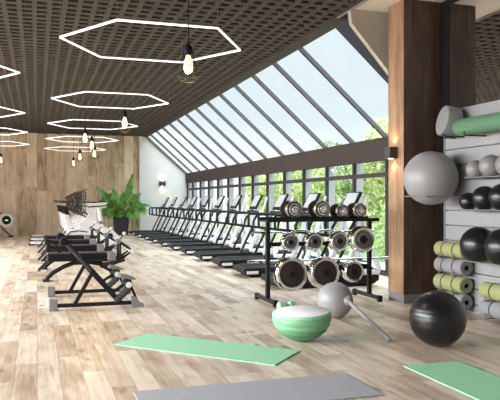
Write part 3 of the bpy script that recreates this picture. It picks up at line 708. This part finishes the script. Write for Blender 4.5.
# ------------------------------------------------------------ white bikes
def bike():
    o = empty('exercise_bike')
    body = [(.77, 1.02), (1.0, 1.19), (1.0, 1.38), (1.17, 1.40), (1.21, 1.06), (1.37, .87), (1.42, .76), (1.30, .50), (.51, .50), (.49, .74), (.62, .88), (.79, .95)]
    MB().prism(body, -.09, .09, .02).build('body_shell', 'white_plastic', o)
    MB().prism([(1.30, .50), (1.28, .92), (1.40, .93), (1.55, .86), (1.70, .70), (1.76, .52)], -.13, .13, .02).build('front_housing', 'white_plastic', o)
    for s in (-1, 1): MB().lathe([(.0, .0), (.05, .0), (.06, .012), (.05, .02), (.0, .02)], 20, T((1.48, s*.13, .74)) @ (RXm if s < 0 else RX)).build('vent_disc', 'machine_grey', o)
    for s in (-1, 1):
        MB().tube([(.50, s*.10, .55), (.52, s*.10, .76), (.60, s*.10, .84), (.80, s*.10, .86), (.98, s*.10, .83)], .012, 8).build('fender_line', 'black_metal', o)
        MB().box(.98, 1.14, s*.093-.004, s*.093+.004, .62, .76, .002).build('badge', 'black_metal', o)
        MB().lathe([(.0, .0), (.06, .0), (.07, .01), (.07, .03), (.0, .035)], 24, T((.80, s*.09, .70)) @ (RXm if s < 0 else RX)).build('crank_hub', 'cap_grey', o)
        cr = MB().bar((.80, s*.135, .70), (.80+s*.10, s*.135, .70+.14*s), .02, .03).build('crank', 'chrome', o)
        MB().box(.80+s*.10-.05, .80+s*.10+.05, min(s*.14, s*.24), max(s*.14, s*.24), .70+.14*s-.012, .70+.14*s+.012, .004).build('pedal', 'black_metal', cr)
    MB().prism([(.47, 1.22), (.57, 1.22), (.66, .80), (.54, .80)], -.05, .05, .012).build('seat_post', 'white_plastic', o)
    MB().prism([(.42, 1.41), (.56, 1.40), (.60, 1.21), (.50, 1.22)], -.035, .035, .008).build('post_clamp', 'machine_grey', o)
    MB().lathe([(.0, -.05), (.03, -.045), (.03, .045), (.0, .05)], 12, T((.47, 0, 1.28)) @ RX).build('adjust_knob', 'black_metal', o)
    s = MB(); s.prism([(.30, 1.555), (.34, 1.51), (.42, 1.485), (.58, 1.475), (.70, 1.495), (.70, 1.515), (.56, 1.53), (.46, 1.54), (.36, 1.535)], -.06, .06, .008)
    s.build('saddle', 'saddle_brown', o)
    # latticed wing behind the bars
    lt = MB(); n = 9
    def P(u, v):
        x = .66+.28*u+.06*math.sin(PI*v)*(1-u); z = 1.36+.27*v+.10*u*v-.12*u*(1-v)+.0
        return (x, -.16+.32*abs(v-.5)*0+.10*math.sin(PI*u)+.0, z)
    for i in range(n): lt.tube([P(max(0, min(1, i/(n-1)+.18*(j/6-.5))), j/6) for j in range(7)], .010, 5)
    for j in range(7): lt.tube([P(i/(n-1), j/6) for i in range(n)], .009, 5)
    lt.tube([P(0, 0), P(.05, .5), P(0, 1), P(.5, 1.05), P(1.05, 1.1)], .018, 6).tube([P(0, 0), P(.3, -.05), P(.7, -.1), P(1, -.15)], .018, 6)
    lt.tube([(.66, 0, 1.50), (.70, -.06, 1.46), (.76, -.10, 1.42)], .014, 6).tube([(.9, -.1, 1.30), (.98, -.02, 1.22)], .02, 6)
    lt.build('lattice_guard', 'saddle_brown', o)
    # bars and console
    MB().prism([(1.00, 1.41), (1.05, 1.475), (1.38, 1.50), (1.42, 1.46), (1.38, 1.37), (1.10, 1.345)], -.11, .11, .015).build('console', 'white_plastic', o)
    MB().prism([(1.04, 1.476), (1.12, 1.50), (1.38, 1.513), (1.39, 1.501), (1.06, 1.478)], -.09, .09).build('console_trim', 'machine_grey', o)
    for s in (-1, 1): MB().tube([(1.02, s*.15, 1.40), (1.22, s*.18, 1.41), (1.34, s*.17, 1.42), (1.46, s*.15, 1.46)], .012, 8).build('handlebar', 'machine_grey', o)
    MB().tube([(1.22, -.12, 1.38), (1.27, -.12, 1.08)], [.045, .05], 14).build('bottle', 'white_plastic', o)
    MB().box(1.0, 1.25, -.04, .04, 1.36, 1.42, .01).build('stem', 'machine_grey', o)
    # flywheel, legs, feet
    MB().lathe([(.02, -.03), (.20, -.03), (.22, -.015), (.22, .015), (.20, .03), (.02, .03)], 40, T((1.10, 0, .66)) @ RX).build('flywheel', 'cap_grey', o)
    MB().bar((.62, 0, .55), (.40, 0, .45), .09, .07, bev=.01).build('leg', 'white_plastic', o)
    MB().bar((1.55, 0, .55), (1.62, 0, .45), .09, .07, bev=.01).build('leg', 'white_plastic', o)
    for x in (.38, 1.64): MB().tube([(x, -.28, .4335), (x, .28, .4335)], .028, 12).build('stabiliser', 'machine_grey', o)
    for ch in o.children_recursive:
        for v in ch.data.vertices: v.co = Vector((v.co.x*1.37, v.co.y*1.25, 1.5+(v.co.z-1.5)*1.37-.038))
    return o
k0 = bike()
kl = ['white exercise bike nearest the benches, with brown saddle and dark lattice', 'white exercise bike directly behind the nearest bike', 'white exercise bike, third in the row from the benches', 'white exercise bike, farthest in the row near the wood wall']
for i in range(4):
    o = k0 if i == 0 else copy_tree(k0)
    o.location = (.14, 21.2+1.9*i, 0); tag(o, kl[i], 'exercise bike', 'white bikes in a row')

# low white steps behind the bikes
for i, (yy, l) in enumerate([(23.9, 'low white step platform with dark ends, nearest of the three'), (26.3, 'low white step platform with dark ends, middle one'), (28.9, 'low white step platform with dark ends, closest to the wood wall')]):
    o = empty('step_platform', (.25, yy, 0)); tag(o, l, 'step platform', 'white step platforms')
    MB().box(-.46, .62, -.35, .35, .05, .11, .015).build('top', 'white_plastic', o)
    for s in (-1, 1): MB().box(.08+s*.52-.07, .08+s*.52+.07, -.33, .33, 0, .06, .01).build('riser', 'machine_grey', o)

# rower at the left edge
ro = empty('rowing_machine', (-1.21, 29.6, 0)); tag(ro, 'rowing machine with round white flywheel cage at the left photo edge', 'rowing machine')
MB().lathe([(.17, -.06), (.28, -.06), (.31, -.03), (.31, .03), (.28, .06), (.19, .06), (.18, .02), (.17, -.02), (.17, -.06)], 48, T((0, 0, .70)) @ RXm).build('flywheel_cage', 'white_plastic', ro)
MB().lathe([(.001, .03), (.18, .03), (.18, -.03), (.001, -.03)][::-1], 40, T((0, 0, .70)) @ RXm).build('flywheel', 'black_metal', ro)
MB().box(-.06, .06, -.04, -.032, .68, .72).build('display', 'green_led', ro)
MB().tube([(-.9, 0, .30), (-.3, 0, .50), (.0, .09, .70)], .035, 8).tube([(-.30, 0, 1.06), (0, .09, .74)], .025, 8).build('frame', 'black_metal', ro)
MB().tube([(-.28, -.0, .50), (-.05, 0, .25), (.17, 0, .04)], .028, 8).build('front_leg', 'black_metal', ro)
MB().box(.08, .26, -.2, .2, 0, .05, .01).build('front_foot', 'black_metal', ro)
MB().box(-2.5, -.3, -.04, .04, .28, .36, .01).build('rail', 'steel_grey', ro)
MB().box(-2.5, -2.4, -.2, .2, 0, .30, .01).build('rear_leg', 'black_metal', ro)
MB().box(-1.5, -1.2, -.15, .15, .36, .42, .02).build('seat', 'pad_black', ro)
MB().box(-.55, -.35, -.18, .18, 0.10, .36, .02).bar((-.45, 0, .0), (-.45, 0, .2), .1).build('foot_board', 'pad_grey', ro)

# ------------------------------------------------------------ potted plant
pl = empty('potted_plant', (3.52, 29.68, 0)); tag(pl, 'tall leafy green plant in a square black pot before the wood wall', 'potted plant')
pot = MB(); pot.add([(-.27, -.27, 0), (.27, -.27, 0), (.27, .27, 0), (-.27, .27, 0), (-.32, -.32, .82), (.32, -.32, .82), (.32, .32, .82), (-.32, .32, .82), (-.28, -.28, .82), (.28, -.28, .82), (.28, .28, .82), (-.28, .28, .82), (-.28, -.28, .76), (.28, -.28, .76), (.28, .28, .76), (-.28, .28, .76)],
    [(3, 2, 1, 0), (0, 1, 5, 4), (1, 2, 6, 5), (2, 3, 7, 6), (3, 0, 4, 7), (4, 5, 9, 8), (5, 6, 10, 9), (6, 7, 11, 10), (7, 4, 8, 11), (8, 9, 13, 12), (9, 10, 14, 13), (10, 11, 15, 14), (11, 8, 12, 15)])
pot.build('pot', 'pot_black', pl)
MB().box(-.28, .28, -.28, .28, .74, .765).build('soil', 'soil', pl)
def leaf(mb, base, d, length, width, droop, fold=.15, n=9, feather=0):
    d = Vector(d).normalized(); side = d.cross(Vector((rnd.uniform(-.6, .6), -1, rnd.uniform(-.1, .8))))
    if side.length < .05: side = Vector((1, 0, 0))
    side.normalize(); p = Vector(base); vs = []; fs = []
    for i in range(n+1):
        t_ = i/n; wd = width*math.sin(PI*min(1, t_**.75*1.0))**.8 if 0 < t_ < 1 else .004
        if feather and i % 2: wd *= 1-feather
        u = side.cross(d).normalized()
        vs += [p-side*wd+u*wd*fold, p.copy(), p+side*wd+u*wd*fold]
        for q in vs[-3:]: q.y = min(q.y, .92)
        p = p+d*(length/n); d = (d+Vector((0, 0, -droop/n))).normalized()
    for i in range(n):
        a = 3*i; fs += [(a, a+1, a+4, a+3), (a+1, a+2, a+5, a+4)]
    mb.add(vs, fs, True)
rnd = random.Random(5)
big = [((-.15, 0, .80), (-.50, -.1, .85), 1.45, .17, .5), ((.05, 0, .80), (.24, 0, 1), 1.75, .16, .10), ((.0, 0, .80), (-.75, .0, .70), 1.05, .13, .9), ((.08, 0, .8), (.85, -.1, .62), 1.25, .13, 1.0),
       ((.1, 0, .8), (.5, .1, .9), 1.2, .17, .8), ((-.05, 0, .8), (-.25, -.2, 1), 1.2, .17, .4), ((0, 0, .8), (.05, -.3, 1), 1.05, .18, .7)]
st = MB()
for b_, d, L, wd, dr_ in big:
    base = Vector(b_); dv = Vector(d).normalized(); s_end = base+dv*L*.40
    st.tube([base-Vector((0, 0, .03)), base+dv*L*.2, s_end+dv*.02], [.022, .018, .010], 6)
    q = MB(); leaf(q, s_end, dv, L*.74, wd*1.1, dr_, .2, 14, .12); q.build('leaf', 'plant_leaf', pl)
for i in range(54):
    a = rnd.uniform(0, 2*PI); el = rnd.uniform(.2, 1.25); d = Vector((math.cos(a)*math.cos(el), math.sin(a)*math.cos(el), math.sin(el)))
    base = Vector((rnd.uniform(-.12, .12), rnd.uniform(-.12, .12), .76)); L = rnd.uniform(.25, 1.12); e_ = base+d*L; e_.y = min(e_.y, .88)
    st.tube([base, base+d*L*.5+Vector((0, 0, .03)), e_], [.012, .010, .006], 5)
    q = MB(); leaf(q, e_-d*.02, Vector((d.x, d.y, d.z*.3+.05)), rnd.uniform(.34, .50), rnd.uniform(.15, .21), rnd.uniform(.8, 1.6), .12, 8); q.build('leaf', 'plant_leaf', pl)
st.build('stem', 'stem', pl)

# ------------------------------------------------------------ outside
struct(MB().box(XW+.15, 60, -20, 120, -.3, -.1), 'trim_terrace', 'paving')
struct(MB().box(8.6, 30, -5, 44, -.1, -.06), 'trim_lawn', 'lawn')
def crown(mb, c, rx, ry, rz, n, s, rnd):
    for _ in range(n):
        while True:
            p = Vector((rnd.uniform(-1, 1), rnd.uniform(-1, 1), rnd.uniform(-1, 1)))
            if .15 < p.length < 1: break
        p = p*(p.length**-.35); 
        if p.length > 1: p.normalize()
        k = 1+.22*math.sin(5*p.x+c[1])*math.cos(4*p.z+c[0]*2)*math.sin(3*p.y+1)
        P = Vector((c[0]+p.x*rx*k, c[1]+p.y*ry*k, c[2]+p.z*rz*k))
        a = Vector((rnd.gauss(0, 1), rnd.gauss(0, 1), rnd.gauss(0, 1))).normalized(); b = a.cross(Vector((rnd.gauss(0, 1), rnd.gauss(0, 1), rnd.gauss(0, 1)))).normalized()
        z = s*rnd.uniform(.6, 1.3)
        mb.add([P-a*z, P+b*z*.45, P+a*z, P-b*z*.45], [(0, 1, 2, 3)])
def tree(name, x, y, crowns, th, label, m, cat='tree', grp=None, seed=1, s=.10):
    rnd = random.Random(seed); o = empty(name, (x, y, -.08)); tag(o, label, cat, grp)
    st_ = MB(); st_.tube([(0, 0, 0), (.05, .03, th*.5), (0, 0, th)], [.11, .08, .05], 8)
    for (cx, cy, cz, *_r) in crowns: st_.tube([(0, 0, th*.6), (cx*.5, cy*.5, (th*.6+cz)/2), (cx, cy, cz)], [.05, .035, .02], 6)
    st_.build('trunk', 'trunk', o)
    c = MB()
    for (cx, cy, cz, rx, ry, rz, n) in crowns: crown(c, (cx, cy, cz), rx, ry, rz, n, s, rnd)
    c.build('crown', m, o)
tree('garden_tree', 10.6, 18.2, [(0, 0, 2.6, 1.3, 1.6, 1.4, 3800), (.3, 1.0, 1.6, 1.2, 1.4, 1.2, 2600), (-.2, -.8, 3.2, .9, 1.1, .9, 1800)], 2.5, 'bright green garden tree outside, nearest the wooden column and tallest', 'tree_leaf', seed=2)
tree('garden_tree', 13.6, 22.6, [(0, 0, 2.7, 1.5, 1.5, 1.3, 3600), (-.3, -1.2, 1.5, 1.3, 1.3, 1.2, 2200)], 2.4, 'dense darker garden tree outside, behind the right end of the weight rack', 'tree_leaf_dark', seed=3)
tree('garden_tree', 10.8, 25.5, [(0, 0, 2.3, 1.2, 1.3, 1.0, 2600), (.2, .2, 1.3, 1.0, 1.2, .9, 1500)], 2.1, 'mid green garden tree outside, above the middle dumbbells', 'tree_leaf', seed=4)
tree('garden_tree', 11.5, 33.5, [(0, 0, 2.6, 1.2, 1.4, 1.2, 2400), (.2, .2, 1.3, 1.1, 1.2, .9, 1300)], 2.2, 'pale green garden tree outside, behind the fourth treadmill from the column', 'tree_leaf', seed=5)
tree('garden_tree', 13.5, 29.0, [(0, 0, 3.0, 1.3, 1.5, 1.3, 2200), (0, 0, 1.6, 1.0, 1.2, 1.0, 1200)], 2.5, 'distant garden tree outside between two nearer ones', 'tree_leaf_dark', seed=7)
def bush(x, y, rx, ry, rz, label, seed, m='tree_leaf'):
    rnd = random.Random(seed); o = empty('garden_bush', (x, y, -.08)); tag(o, label, 'bush', 'bushes outside the windows')
    c = MB(); crown(c, (0, 0, rz*.8), rx, ry, rz, int(900*rx*ry+600), .09, rnd); c.build('foliage', m, o)
    s_ = MB()
    for k in range(7): a = k*.9; s_.tube([(0, 0, 0), (rx*.3*math.cos(a), ry*.3*math.sin(a), rz*.6), (rx*.6*math.cos(a), ry*.6*math.sin(a), rz)], [.03, .02, .01], 5)
    s_.build('stem', 'trunk', o)
bush(9.4, 15.6, .8, 1.4, .85, 'light green bush outside the window nearest the column', 11)
bush(8.6, 19.0, .55, 1.2, .6, 'light green bush outside, below the tallest tree', 12)
bush(9.8, 22.4, .8, 1.3, .75, 'dark green bush outside, behind the left part of the weight rack', 13, 'tree_leaf_dark')
bush(8.7, 28.2, .8, 1.3, .6, 'light green bush outside, farthest from the column', 14)
